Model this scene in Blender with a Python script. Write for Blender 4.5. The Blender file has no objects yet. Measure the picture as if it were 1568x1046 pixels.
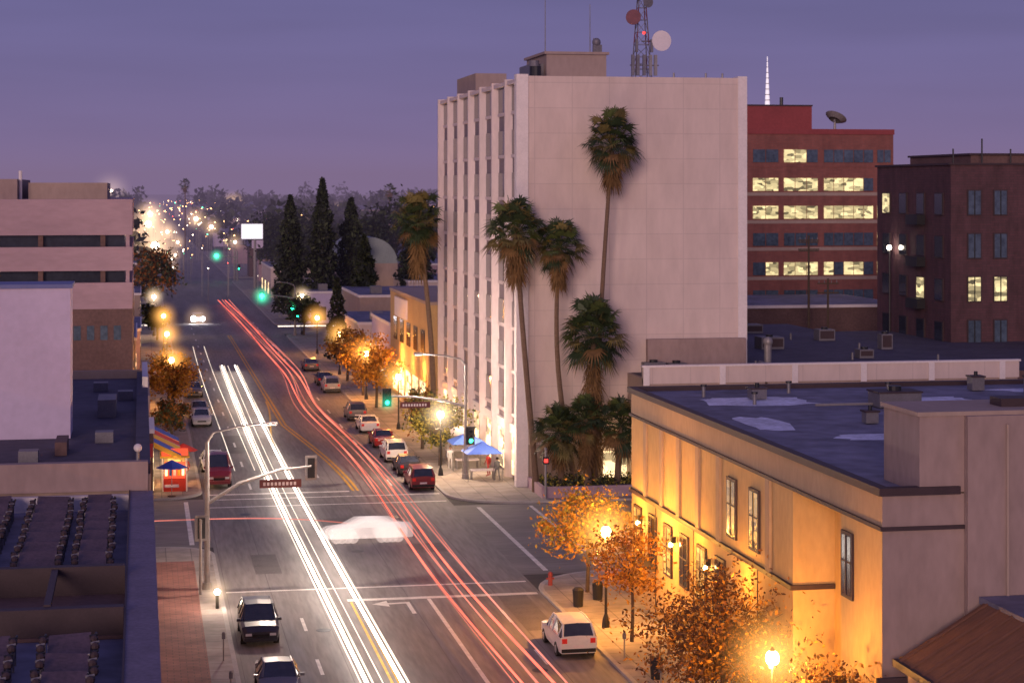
import bpy, math, random
import numpy as np
from mathutils import Vector, Matrix
random.seed(7); rng=np.random.default_rng(7)
sc=bpy.context.scene
sc.view_settings.view_transform='Standard'; sc.view_settings.look='None'; sc.view_settings.exposure=0
COL=sc.collection
# ---------------------------------------------------------------- materials
def nodes(name):
    m=bpy.data.materials.new(name); m.use_nodes=True; nt=m.node_tree
    return m,nt,nt.nodes['Principled BSDF']
def M(name,col,rough=.75,var=.18,scale=.6,bump=0.0,metal=0,stretch=(1,1,1),fine=8.0,spec=.4):
    m,nt,b=nodes(name); N=nt.nodes; L=nt.links
    tc=N.new('ShaderNodeTexCoord'); mp=N.new('ShaderNodeMapping'); mp.inputs['Scale'].default_value=stretch
    L.new(tc.outputs['Object'],mp.inputs['Vector'])
    n1=N.new('ShaderNodeTexNoise'); n1.inputs['Scale'].default_value=scale; n1.inputs['Detail'].default_value=6
    n2=N.new('ShaderNodeTexNoise'); n2.inputs['Scale'].default_value=scale*fine; n2.inputs['Detail'].default_value=4
    L.new(mp.outputs[0],n1.inputs['Vector']); L.new(mp.outputs[0],n2.inputs['Vector'])
    ad=N.new('ShaderNodeMath'); ad.operation='ADD'; L.new(n1.outputs['Fac'],ad.inputs[0]); L.new(n2.outputs['Fac'],ad.inputs[1])
    mr=N.new('ShaderNodeMapRange'); mr.inputs['From Min'].default_value=.6; mr.inputs['From Max'].default_value=1.4
    mr.inputs['To Min'].default_value=1-var; mr.inputs['To Max'].default_value=1+var
    L.new(ad.outputs[0],mr.inputs['Value'])
    vm=N.new('ShaderNodeVectorMath'); vm.operation='SCALE'; vm.inputs[0].default_value=col[:3]
    L.new(mr.outputs[0],vm.inputs['Scale']); L.new(vm.outputs[0],b.inputs['Base Color'])
    b.inputs['Roughness'].default_value=rough; b.inputs['Metallic'].default_value=metal
    b.inputs['Specular IOR Level'].default_value=spec
    if bump:
        bp=N.new('ShaderNodeBump'); bp.inputs['Strength'].default_value=bump; bp.inputs['Distance'].default_value=.05
        L.new(n2.outputs['Fac'],bp.inputs['Height']); L.new(bp.outputs[0],b.inputs['Normal'])
    return m
def E(name,col,st,base=(.1,.1,.1)):
    m,nt,b=nodes(name); b.inputs['Base Color'].default_value=(*base,1)
    b.inputs['Emission Color'].default_value=(*col,1); b.inputs['Emission Strength'].default_value=st
    return m
def EW(name,col,st,scale=1.2):
    m,nt,b=nodes(name); N=nt.nodes;L=nt.links
    tc=N.new('ShaderNodeTexCoord'); mp=N.new('ShaderNodeMapping'); mp.inputs['Scale'].default_value=(1,1,2.2)
    v=N.new('ShaderNodeTexVoronoi'); v.inputs['Scale'].default_value=scale; v.distance='CHEBYCHEV'
    L.new(tc.outputs['Object'],mp.inputs[0]); L.new(mp.outputs[0],v.inputs['Vector'])
    sx=N.new('ShaderNodeSeparateColor'); L.new(v.outputs['Color'],sx.inputs[0])
    mr=N.new('ShaderNodeMapRange'); mr.inputs['To Min'].default_value=st*.1; mr.inputs['To Max'].default_value=st*1.4
    L.new(sx.outputs[0],mr.inputs['Value']); L.new(mr.outputs[0],b.inputs['Emission Strength'])
    b.inputs['Base Color'].default_value=(.05,.05,.05,1); b.inputs['Emission Color'].default_value=(*col,1); b.inputs['Roughness'].default_value=.2
    return m
def BR(name,c1,c2,mort,w,h,ms,plane='XZ',rough=.8,off=0.0,var=.12,bump=.1):
    m,nt,b=nodes(name); N=nt.nodes;L=nt.links
    tc=N.new('ShaderNodeTexCoord'); sp=N.new('ShaderNodeSeparateXYZ'); cb=N.new('ShaderNodeCombineXYZ')
    L.new(tc.outputs['Object'],sp.inputs[0])
    if plane=='XZ':
        a=N.new('ShaderNodeMath'); a.operation='ADD'; L.new(sp.outputs['X'],a.inputs[0]); L.new(sp.outputs['Y'],a.inputs[1])
        L.new(a.outputs[0],cb.inputs['X']); L.new(sp.outputs['Z'],cb.inputs['Y'])
    else:
        L.new(sp.outputs['X'],cb.inputs['X']); L.new(sp.outputs['Y'],cb.inputs['Y'])
    t=N.new('ShaderNodeTexBrick'); t.offset=off; t.inputs['Color1'].default_value=(*c1,1); t.inputs['Color2'].default_value=(*c2,1)
    t.inputs['Mortar'].default_value=(*mort,1); t.inputs['Scale'].default_value=1; t.inputs['Brick Width'].default_value=w
    t.inputs['Row Height'].default_value=h; t.inputs['Mortar Size'].default_value=ms
    L.new(cb.outputs[0],t.inputs['Vector'])
    n=N.new('ShaderNodeTexNoise'); n.inputs['Scale'].default_value=.5; n.inputs['Detail'].default_value=8; n.inputs['Roughness'].default_value=.65
    mp=N.new('ShaderNodeMapping'); mp.inputs['Scale'].default_value=(2,2,.6) if plane=='XZ' else (1,1,1)
    L.new(tc.outputs['Object'],mp.inputs[0]); L.new(mp.outputs[0],n.inputs['Vector'])
    mr=N.new('ShaderNodeMapRange'); mr.inputs['From Min'].default_value=.3; mr.inputs['From Max'].default_value=.7
    mr.inputs['To Min'].default_value=1-var; mr.inputs['To Max'].default_value=1+var
    L.new(n.outputs['Fac'],mr.inputs['Value'])
    vm=N.new('ShaderNodeVectorMath'); vm.operation='SCALE'; L.new(t.outputs['Color'],vm.inputs[0]); L.new(mr.outputs[0],vm.inputs['Scale'])
    L.new(vm.outputs[0],b.inputs['Base Color']); b.inputs['Roughness'].default_value=rough
    return m
def TRANS(name,col,st,alpha):
    m=bpy.data.materials.new(name); m.use_nodes=True; nt=m.node_tree; N=nt.nodes; L=nt.links; N.clear()
    o=N.new('ShaderNodeOutputMaterial'); mx=N.new('ShaderNodeMixShader'); t=N.new('ShaderNodeBsdfTransparent'); e=N.new('ShaderNodeEmission')
    e.inputs[0].default_value=(*col,1)
    tc=N.new('ShaderNodeTexCoord'); mp=N.new('ShaderNodeMapping'); mp.inputs['Scale'].default_value=(.3,.07,.3)
    n=N.new('ShaderNodeTexNoise'); n.inputs['Scale'].default_value=1; L.new(tc.outputs['Object'],mp.inputs[0]); L.new(mp.outputs[0],n.inputs[0])
    mr=N.new('ShaderNodeMapRange'); mr.inputs['From Min'].default_value=.3; mr.inputs['From Max'].default_value=.7
    mr.inputs['To Min'].default_value=st*.5; mr.inputs['To Max'].default_value=st*1.5
    L.new(n.outputs['Fac'],mr.inputs[0]); L.new(mr.outputs[0],e.inputs[1])
    mx.inputs[0].default_value=alpha; L.new(t.outputs[0],mx.inputs[1]); L.new(e.outputs[0],mx.inputs[2]); L.new(mx.outputs[0],o.inputs[0])
    return m
asphalt=M('asphalt',(.20,.18,.172),.75,.38,.35,.3,stretch=(1.4,.12,1),fine=9)
asphalt2=M('asphalt_cross',(.19,.17,.162),.75,.34,.35,.3,stretch=(.2,1.2,1),fine=9)
groundm=M('ground_mat',(.06,.052,.05),.9,.4,.05)
pave=BR('pavement_mat',(.33,.285,.25),(.28,.245,.22),(.17,.15,.14),1.5,1.5,.03,'XY',var=.35)
redpave=BR('red_brick_pavement',(.32,.14,.105),(.25,.11,.09),(.15,.09,.07),.6,.3,.02,'XY',var=.35,off=.5)
kerbm=M('kerb_concrete',(.38,.35,.33),.8,.2,1.5)
white_l=M('road_paint_white',(.66,.62,.57),.7,.4,1.5,fine=12)
yellow_l=M('road_paint_yellow',(.6,.34,.05),.7,.4,1.5,fine=12)
cream=BR('precast_panels',(.62,.505,.47),(.60,.485,.45),(.53,.43,.405),2.84,1.87,.035,var=.09)
creamp=M('cream_fins',(.63,.53,.52),.7,.12,.5,stretch=(1,1,.3))
whitet=M('white_trim',(.72,.65,.65),.6,.1,1)
spandrel=M('spandrel_panel',(.20,.16,.18),.6,.15,1)
glassd=M('dark_glass',(.03,.035,.05),.12,.3,.4,spec=.8)
glassb=M('blue_glass',(.07,.10,.14),.15,.5,.3,spec=.8)
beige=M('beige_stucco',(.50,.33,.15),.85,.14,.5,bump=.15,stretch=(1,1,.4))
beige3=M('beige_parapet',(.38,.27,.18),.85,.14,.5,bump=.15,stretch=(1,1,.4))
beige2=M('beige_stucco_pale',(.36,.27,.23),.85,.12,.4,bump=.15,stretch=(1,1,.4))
beige_shade=M('shade_tone_stucco',(.31,.225,.21),.85,.17,.35,bump=.15,stretch=(1,1,.4))  # darker stucco copy; the dim front's shade is put into the colour
darktrim=M('dark_trim',(.05,.03,.035),.6,.2,2)
roofm=M('roof_membrane',(.16,.155,.22),.7,.5,.22,fine=4)
roofd=M('roof_dark',(.07,.06,.09),.75,.4,.3,fine=5)
roofl=M('roof_pale',(.62,.63,.78),.5,.4,.5)  # pale roof tone, also used for the painted lit strips
brick=BR('red_brick',(.25,.085,.07),(.21,.07,.06),(.18,.09,.08),.8,.25,.02,off=.5,var=.18)
brickd=BR('dark_brick',(.10,.042,.05),(.08,.036,.042),(.06,.035,.04),.8,.25,.02,off=.5,var=.3)
redp=M('red_panel',(.26,.05,.055),.7,.15,.4)
pinkc=M('pink_concrete',(.38,.26,.30),.8,.14,.4,stretch=(.3,1,1))
lav=M('lavender_stucco',(.53,.45,.60),.8,.09,.4)
brownw=M('brown_wall',(.13,.075,.07),.8,.3,.5)
lampblk=M('black_metal',(.03,.03,.035),.45,.2,3,metal=.3)
galv=M('galvanised_steel',(.27,.25,.25),.5,.2,3,metal=.3)
greym=M('grey_metal',(.17,.16,.18),.5,.25,1.5,metal=.2)
trunkm=M('palm_trunk',(.17,.11,.075),.9,.35,3,bump=.5,stretch=(1,1,4))
barkm=M('bark',(.10,.07,.05),.9,.3,4,bump=.5)
frond=M('palm_frond',(.075,.10,.028),.6,.6,1.2)
frond2=M('palm_frond_dark',(.028,.046,.018),.6,.5,1.2)
frond3=M('palm_frond_olive',(.15,.12,.04),.7,.5,1.2)
skirt=M('palm_dead_skirt',(.17,.095,.038),.9,.5,1.5)
leafg=M('leaf_green',(.045,.058,.024),.7,.5,.8)
leafd=M('leaf_dark',(.020,.024,.020),.8,.5,.5)
leafo=M('leaf_autumn',(.50,.23,.025),.7,.5,.9)
leafo2=M('leaf_autumn_dark',(.25,.095,.018),.7,.5,.9)
leafb=M('leaf_autumn_brown',(.12,.055,.022),.7,.5,.9)
leafy=M('leaf_yellow_green',(.30,.25,.04),.7,.5,.9)
warmw=EW('lit_window_warm',(1,.80,.40),.95)
orangew=EW('lit_window_orange',(1,.5,.12),1.3)
shopw=EW('lit_shop_window',(1,.70,.36),2.0,.8)
greenE=E('green_signal_light',(.02,1,.45),12)
redE=E('red_signal_light',(1,.03,.02),3)
globeE=E('lamp_globe',(1,.66,.22),40)
globeW=E('lamp_globe_white',(1,.85,.65),40)
tailE=E('tail_lamp',(.8,.02,.01),.35,(.3,.01,.01))
headM=M('headlamp_glass',(.6,.6,.62),.15,.05,2)
rubber=M('tyre_rubber',(.02,.02,.02),.8,.2,4)
chrome=M('hub_metal',(.4,.4,.42),.3,.1,3,metal=.7)
# ---------------------------------------------------------------- mesh builder
class MB:
    def __init__(s): s.v=[];s.f=[];s.mi=[];s.m=[]
    def idx(s,m):
        if m not in s.m: s.m.append(m)
        return s.m.index(m)
    def add(s,vs,fs,m):
        o=len(s.v); s.v+= [tuple(p) for p in vs]; k=s.idx(m)
        for f in fs: s.f.append(tuple(i+o for i in f)); s.mi.append(k)
    def box(s,x0,x1,y0,y1,z0,z1,m):
        s.add([(x0,y0,z0),(x1,y0,z0),(x1,y1,z0),(x0,y1,z0),(x0,y0,z1),(x1,y0,z1),(x1,y1,z1),(x0,y1,z1)],
              [(0,3,2,1),(4,5,6,7),(0,1,5,4),(1,2,6,5),(2,3,7,6),(3,0,4,7)],m)
    def cyl(s,p0,p1,r0,r1,m,n=8,caps=True):
        p0=Vector(p0);p1=Vector(p1); d=(p1-p0)
        if d.length<1e-6: return
        d.normalize(); a=d.orthogonal().normalized(); b=d.cross(a); vs=[]
        for p,r in((p0,r0),(p1,r1)):
            for i in range(n):
                t=2*math.pi*i/n; vs.append(p+a*(r*math.cos(t))+b*(r*math.sin(t)))
        fs=[(i,(i+1)%n,n+(i+1)%n,n+i) for i in range(n)]
        if caps: fs+= [tuple(range(n-1,-1,-1)),tuple(range(n,2*n))]
        s.add(vs,fs,m)
    def tube(s,pts,rs,m,n=8):
        for i in range(len(pts)-1): s.cyl(pts[i],pts[i+1],rs[i],rs[i+1],m,n)
    def sph(s,c,r,m,nu=12,nv=8,sz=1.0):
        vs=[];fs=[]
        for j in range(nv+1):
            t=math.pi*j/nv
            for i in range(nu):
                p=2*math.pi*i/nu; vs.append((c[0]+r*math.sin(t)*math.cos(p),c[1]+r*math.sin(t)*math.sin(p),c[2]+sz*r*math.cos(t)))
        for j in range(nv):
            for i in range(nu): fs.append((j*nu+i,(j+1)*nu+i,(j+1)*nu+(i+1)%nu,j*nu+(i+1)%nu))
        s.add(vs,fs,m)
    def quad(s,pts,m): s.add(pts,[tuple(range(len(pts)))],m)
    def sheet(s,x0,x1,y0,y1,z,m): s.quad([(x0,y0,z),(x1,y0,z),(x1,y1,z),(x0,y1,z)],m)
    def obj(s,name,parent=None,bevel=0,smooth=False,loc=None,rot=0):
        me=bpy.data.meshes.new(name); me.from_pydata(s.v,[],s.f)
        for m in s.m: me.materials.append(m)
        me.polygons.foreach_set('material_index',s.mi)
        if smooth: me.polygons.foreach_set('use_smooth',[True]*len(s.f))
        me.update()
        o=bpy.data.objects.new(name,me); COL.objects.link(o)
        if parent: o.parent=parent
        if bevel:
            b=o.modifiers.new('bevel','BEVEL'); b.width=bevel; b.segments=2; b.limit_method='ANGLE'
        if loc: o.location=loc
        o.rotation_euler[2]=rot
        return o
def point(name,loc,power,col,r=.15,parent=None):
    l=bpy.data.lights.new(name,'POINT'); l.energy=power; l.color=col; l.shadow_soft_size=r
    o=bpy.data.objects.new(name,l); o.location=loc; COL.objects.link(o)
    if parent: o.parent=parent
    return o
# ---------------------------------------------------------------- ground, roads
g=MB(); g.sheet(-3000,4500,-200,9000,-.02,groundm); g.obj('ground')
g=MB(); g.sheet(4.4,21.5,-20,2500,0,asphalt); g.obj('main_street_road')
g=MB(); g.sheet(-150,4.4,122,141,0,asphalt2); g.sheet(21.5,200,110,135,0,asphalt2)
for y0,y1 in((300,318),(478,494),(700,715)): g.sheet(-200,4.4,y0,y1,0,asphalt2); g.sheet(21.5,260,y0,y1,0,asphalt2)
g.obj('cross_street_road')
def slab(name,x0,x1,y0,y1,corner=None,r=4.0):
    pts=[]
    for cx,cy,a0 in((x1,y1,0),(x0,y1,90),(x0,y0,180),(x1,y0,270)):
        k=(1 if cx==x1 else -1, 1 if cy==y1 else -1)
        if corner and k in corner:
            ox=cx-k[0]*r; oy=cy-k[1]*r
            for i in range(9):
                t=math.radians(a0+i*90/8); pts.append((ox+r*math.cos(t),oy+r*math.sin(t)))
        else: pts.append((cx,cy))
    b=MB(); n=len(pts)
    b.add([(p[0],p[1],-.01) for p in pts]+[(p[0],p[1],.13) for p in pts],
          [(i,(i+1)%n,n+(i+1)%n,n+i) for i in range(n)]+[tuple(range(n,2*n))],kerbm)
    cx=(x0+x1)/2; cy=(y0+y1)/2
    ins=[(p[0]-math.copysign(.22,p[0]-cx),p[1]-math.copysign(.22,p[1]-cy),.134) for p in pts]
    b.quad(ins,pave); b.obj(name)
slab('pavement',-60,4.4,-20,122,[(1,1)],3); slab('pavement',21.5,110,-20,110,[(-1,1)],5)
slab('pavement',-60,4.4,141,300,[(1,-1),(1,1)],3); slab('pavement',21.5,110,135,300,[(-1,-1),(-1,1)],5)
slab('pavement',-60,4.4,318,478,[(1,-1),(1,1)],3); slab('pavement',21.5,110,318,478,[(-1,-1),(-1,1)],4)
slab('pavement',-60,4.4,494,700); slab('pavement',21.5,110,494,700)
g=MB(); g.sheet(.6,3.1,-15,117,.138,redpave); g.obj('red_brick_paving')
m=MB()
def ln(x0,x1,y0,y1,mat=white_l,z=.005): m.sheet(x0,x1,y0,y1,z,mat)
ln(15.15,15.36,40,104.5); ln(4.6,21.3,108.0,108.3); ln(10.9,21.3,104.6,105.15)
ln(22.9,23.2,111,134); ln(26.6,26.85,112,134); ln(3.0,3.3,123,140); ln(-.4,-.1,123,140)
ln(4.7,21.3,137.0,137.3); ln(4.7,21.3,140.4,140.7); ln(4.7,15.0,142.6,143.1)
for k in range(14): ln(8.05,8.22,44+k*9,47+k*9) if 44+k*9<100 else None
for k in range(16): ln(18.3,18.47,145+k*12,148+k*12); ln(7.9,8.07,145+k*12,148+k*12)
for k in range(8): ln(18.5,18.67,44+k*9,47+k*9) if 44+k*9<100 else None
ln(11.0,11.12,40,104.4,yellow_l); ln(11.30,11.42,40,104.4,yellow_l)
def curve_line(pts,w,mat,off=0):
    for a,b in zip(pts[:-1],pts[1:]):
        m.quad([(a[0]-w+off,a[1],.006),(a[0]+w+off,a[1],.006),(b[0]+w+off,b[1],.006),(b[0]-w+off,b[1],.006)],mat)
pts=[]
for i in range(30):
    t=i/29; y=143+t*70; s=t*t*(3-2*t); pts.append((15.3-2.3*min(1,s*1.6) if s*1.6<1 else 13.0,y))
curve_line(pts,.10,yellow_l); curve_line(pts,.10,yellow_l,.36)
curve_line([(13.0,213),(13.0,299)],.08,yellow_l); curve_line([(13.35,213),(13.35,299)],.08,yellow_l)
pts=[]
for i in range(20):
    t=i/19; y=165+t*40; s=t*t*(3-2*t); pts.append((11.2+1.6*s,y))
curve_line(pts,.08,yellow_l); ln(11.1,11.26,143,165)
m.quad([(13.9,101.0,.006),(14.12,101.0,.006),(14.12,103.9,.006),(13.9,103.7,.006)],white_l)
m.quad([(12.9,103.45,.007),(14.0,103.55,.007),(14.12,103.9,.007),(12.9,103.8,.007)],white_l)
m.quad([(12.1,103.65,.006),(12.95,102.9,.006),(12.95,104.4,.006)],white_l)
m.quad([(13.2,150,.006),(13.45,150,.006),(13.45,153,.006),(13.2,153,.006)],white_l)
m.obj('road_markings')
m=MB()
pm=M('asphalt_patch',(.14,.125,.12),.8,.3,1)
for x,y,w,h in((16.2,118,2.2,3),(6.5,113,1.5,6),(12,130,3,1.2),(19,96,1.6,9),(7,165,2,12),(17,175,1.5,20)): m.sheet(x,x+w,y,y+h,.003,pm)
for x,y in((9,98),(13,119),(17,131),(7,134),(18,88)): m.cyl((x,y,-.01),(x,y,.008),.38,.38,lampblk,16)
for k in range(7): m.sheet(4.6+k*2.4,4.64+k*2.4,30,290,.002,pm)
m.obj('road_repair_patches')
# ---------------------------------------------------------------- white office tower
T=MB(); X0,X1,Y0,Y1,ZT=27.2,44.9,141.8,181.5,30.4
T.box(X0+.65,X1-.02,Y0+.35,Y1,0,ZT-.5,spandrel)
T.box(X0+.9,X1-.7,Y0,Y0+.348,3.2,ZT,cream)
T.box(X0+.9,X1-.7,Y0+.05,Y0+.349,0,3.2,beige2)
T.box(X0,X0+.9,Y0-.12,Y0+.7,0,ZT+.12,whitet)
T.box(X1-.7,X1,Y0-.12,Y0+1.1,0,ZT+.12,whitet)
nb=7; bay=(Y1-Y0)/nb
for i in range(1,nb+1):
    y=Y0+i*bay-.35
    T.add([(X0+.648,y-.55,0),(X0+.12,y-.16,0),(X0+.12,y+.16,0),(X0+.648,y+.55,0),(X0+.648,y-.55,ZT),(X0+.12,y-.16,ZT),(X0+.12,y+.16,ZT),(X0+.648,y+.55,ZT)],[(0,1,5,4),(1,2,6,5),(2,3,7,6),(4,5,6,7)],creamp)
for i in range(nb):
    ya=Y0+i*bay+(.75 if i==0 else .22); yb=Y0+(i+1)*bay-.92
    for k in range(8):
        z=4.2+k*3.27
        T.box(X0+.58,X0+.647,ya,yb,z+.9,z+2.75,glassd)
        T.box(X0+.52,X0+.646,ya,yb,z+.62,z+.88,creamp)
    T.box(X0+.58,X0+.645,ya,yb,.4,3.6,shopw)
    T.box(X0+.4,X0+.649,ya,yb,3.6,4.3,whitet)
T.box(X0+.7,X1-.7,Y0+.35,Y1,ZT-.49,ZT-.1,roofl)
T.box(X0+.25,X0+.68,Y0+.7,Y1,ZT-.45,ZT-.15,creamp)
T.box(31.2,36.0,150,158,ZT-.1,ZT+2.2,beige2); T.box(31.0,36.2,149.8,158.2,ZT+2.2,ZT+2.4,beige2)
T.box(28.3,31,166,176,ZT-.1,ZT+1.6,beige2)
T.box(30.2,31.19,151,156,ZT-.1,ZT+1.5,greym)
T.cyl((29.9,148,ZT-.1),(29.9,148,ZT+1.1),.45,.45,lampblk,14); T.cyl((30.3,150.5,ZT),(30.3,150.5,ZT+1.7),.4,.4,greym,14)
for x,y,h in((31.3,151,7.5),(34.8,150.5,6.2),(35.2,151,3.6)): T.cyl((x,y,ZT),(x,y,ZT+h),.05,.025,greym,6)
T.sph((35.3,150.4,ZT+3.2),.35,greym); T.box(35.0,35.7,150.2,150.5,ZT+2.4,ZT+3,greym)
for x in (39.5,42,43.3): T.cyl((x,Y0+1,ZT),(x,Y0+1,ZT+.4),.08,.08,galv,8)
T.box(33.8,35.6,Y0-.02,Y0+.045,.2,2.6,shopw); T.box(33.4,36,Y0-.9,Y0+.04,2.8,3.1,whitet)
T.obj('white_office_tower')
A=MB(); cx,cy=38.2,147.5
redd=M('red_dish',(.16,.05,.07),.6,.3,2)
for z in range(0,8):
    w0=.66-.06*z; w1=.66-.06*(z+1); z0=ZT+z*.95; z1=z0+.95
    c0=[(cx-w0,cy-w0,z0),(cx+w0,cy-w0,z0),(cx+w0,cy+w0,z0),(cx-w0,cy+w0,z0)]
    c1=[(cx-w1,cy-w1,z1),(cx+w1,cy-w1,z1),(cx+w1,cy+w1,z1),(cx-w1,cy+w1,z1)]
    for i in range(4):
        A.cyl(c0[i],c1[i],.045,.045,redd if z%2 else greym,5); A.cyl(c0[i],c1[(i+1)%4],.025,.025,greym,4); A.cyl(c1[i],c1[(i+1)%4],.025,.025,greym,4)
def dish(b,c,r,mat,d=(0,-1,0)):
    d=Vector(d).normalized(); c=Vector(c); b.cyl(c,c+d*.35*r,r*.55,r,mat,18,False); b.cyl(c+d*.33*r,c+d*.36*r,r*.98,r*.98,mat,18); b.cyl(c-d*.35,c,.09,.2,greym,8)
dish(A,(cx+1.35,cy-.6,ZT+3.1),.8,whitet,(.1,-1,0)); A.cyl((cx,cy,ZT+3.1),(cx+1.35,cy-.3,ZT+3.1),.06,.06,greym,6)
dish(A,(cx-.75,cy-.6,ZT+4.9),.6,redd,(-.5,-1,0)); dish(A,(cx+.3,cy-.6,ZT+6.1),.45,greym,(.3,-1,0)); dish(A,(cx-.5,cy-.6,ZT+6.7),.4,greym,(-.5,-1,0))
for dx in(-.9,-.5,.0,.5,.9): A.box(cx+dx-.12,cx+dx+.12,cy-.95,cy-.75,ZT+.4,ZT+2.0,galv if dx>0 else greym)
for dx in(-.6,.6): A.box(cx+dx-.1,cx+dx+.1,cy-.95,cy-.75,ZT+2.2,ZT+3.2,greym)
A.cyl((cx-1.1,cy-.7,ZT+1.2),(cx+1.2,cy-.7,ZT+1.2),.05,.05,greym,6)
A.sph((cx,cy-.75,ZT+3.7),.12,redE,8,6); A.cyl((cx,cy,ZT+7.5),(cx,cy,ZT+10),.05,.03,greym,6)
A.obj('antenna_mast')
# ---------------------------------------------------------------- beige building near right
B=MB()
bx,y0,y1=26.0,66.2,102.6
B.box(bx+.02,60,76,y1-.02,.13,9.9,beige); B.box(bx+1.8,60,70.4,76,.13,9.9,beige); B.box(bx+.02,60,y0+.02,70.4,.13,9.9,beige_shade)
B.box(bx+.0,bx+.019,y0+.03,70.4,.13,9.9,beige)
B.box(bx,60,y0+.003,y1,9.98,11.1,beige3); B.box(bx,60,y0,y0+.002,9.98,11.1,beige_shade)  # thin front skin in the shade-toned stucco
B.box(bx-.10,60,y0-.10,y1+.1,9.84,9.98,darktrim)
for a in((bx-.18,bx+.25,y0-.18,y1+.2),(bx+.25,60,y1-.25,y1+.2),(bx+.25,28.9,y0-.18,y0+.25)): B.box(*a,11.1,11.38,darktrim)
B.sheet(bx+.25,60,y0+.25,y1-.25,11.15,roofm)
B.box(bx-.12,bx+.018,76.0-.1,y1+.05,5.78,5.98,darktrim); B.box(bx-.1,bx+1.79,75.88,75.999,5.78,5.98,darktrim)
for y in(79,86.2,89.6,93,96.2,99.4): 
    B.box(bx-.10,bx+.017,y-.28,y+.28,5.98,9.84,beige3)
for y in(80.6,90.5,97.5): B.box(bx-.012,bx+.0175,y-.03,y+.03,.2,5.78,darktrim)
def win(y,z,w,h,lit):
    B.box(bx-.09,bx+.016,y-w/2-.14,y+w/2+.14,z-.14,z+h+.14,darktrim)
    B.box(bx-.10,bx+.015,y-w/2,y+w/2,z,z+h,lit)
    B.box(bx-.13,bx+.014,y-.04,y+.04,z,z+h,darktrim); B.box(bx-.125,bx+.013,y-w/2,y+w/2,z+h*.55,z+h*.55+.07,darktrim)
orangedim=EW('dim_window_orange',(1,.5,.12),.4)
win(84.2,6.6,1.1,2.4,orangedim); win(80.9,6.6,1.1,2.4,orangedim); win(69.6,6.9,.9,2.2,glassd)
for y in(101,98,95,92,89,86): win(y,2.8,1.2,2.3,orangew if y%2 else glassd)
for y in(100,93.5,87.5): 
    B.box(bx-.3,bx-.05,y-.1,y+.1,4.6,4.9,lampblk); B.sph((bx-.3,y,4.5),.12,globeE,8,6)
for y in(98.5,84): B.box(bx-.9,bx-.0,y-1.4,y+1.4,2.6,2.75,darktrim)
B.box(27.4,60,y0-.02,69.6,11.15,13.9,beige_shade); B.box(27.3,60,y0-.1,69.7,13.9,14.05,beige2)
B.box(29.1,60,y0-.35,y0-.021,.13,13.899,beige_shade)
B.box(31,32.2,67.2,68.2,14.05,14.35,darktrim)
B.cyl((30.6,y0-.42,.2),(30.6,y0-.42,13.6),.06,.06,beige2,8)
B.obj('beige_stucco_building')
R=MB()
for x,y,w,d,h in((36,92,2.2,1.6,.7),(41,84,1.5,1.5,1.0),(31,97,.8,.8,.5),(46,95,3,2,.9),(52,88,2,2,.9),(37.5,78,1.2,1.2,.7),(33,86,.6,.6,.5),(44,99,.7,.7,.7)):
    R.box(x,x+w,y,y+d,11.2,11.2+h,greym); R.box(x-.06,x+w+.06,y-.06,y+d+.06,11.2+h,11.28+h,darktrim); R.cyl((x+w/2,y+d/2,11.28+h),(x+w/2,y+d/2,11.5+h),.3*w/2,.3*w/2,lampblk,12)
for x,y in((29,99),(30.5,95),(34,100),(39,98.5),(49,100),(35,82),(32,74)): R.cyl((x,y,11.15),(x,y,11.7),.1,.1,greym,8); R.cyl((x,y,11.7),(x,y,11.8),.17,.17,lampblk,8)
R.tube([(33,93,11.3),(44,93,11.3),(44,80,11.3)],[.07]*3,galv,6)
R.obj('rooftop_ventilation_units')
R=MB()
def blob(cx,cy,rx,ry,z):
    n=22; ps=[]
    for i in range(n):
        t=2*math.pi*i/n; q=random.uniform(.78,1.05); ps.append((cx+rx*q*math.copysign(abs(math.cos(t))**.6,math.cos(t)),cy+ry*q*math.copysign(abs(math.sin(t))**.6,math.sin(t)),z))
    R.quad(ps,roofl)
for a in((31,96.5,3.2,2.2),(40,87,6,1.9),(52,88,6.5,2),(33,81.5,3.4,1.2),(51,99,6,1.3),(28.5,87,1.1,3),(40,95.5,2.5,1.5)): blob(*a,11.156)
R.obj('roof_lit_patches')  # pale patches paint lit strips onto the roof membrane
P=MB(); tile=M('brown_roof_tiles',(.20,.09,.05),.8,.3,2,bump=.4,stretch=(1,4,1))
P.add([(26.2,50,5.4),(29.5,50,7.3),(29.5,65.4,7.3),(26.2,65.4,5.4)],[(0,1,2,3)],tile)
for k in range(16): P.add([(26.2,50+k,5.42),(29.5,50+k,7.32),(29.5,50.12+k,7.36),(26.2,50.12+k,5.46)],[(0,1,2,3)],tile)
P.box(26.1,26.3,50,65.5,5.2,5.45,darktrim); P.box(29.5,50,50,65.8,7.2,7.45,roofm); P.box(26.6,50,50,65.3,.13,5.2,beige_shade)
for k in range(5): P.box(25.2,26.3,51+k*3.4,51.15+k*3.4,4.8,5.0,darktrim)
P.obj('tiled_roof_annex')
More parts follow.
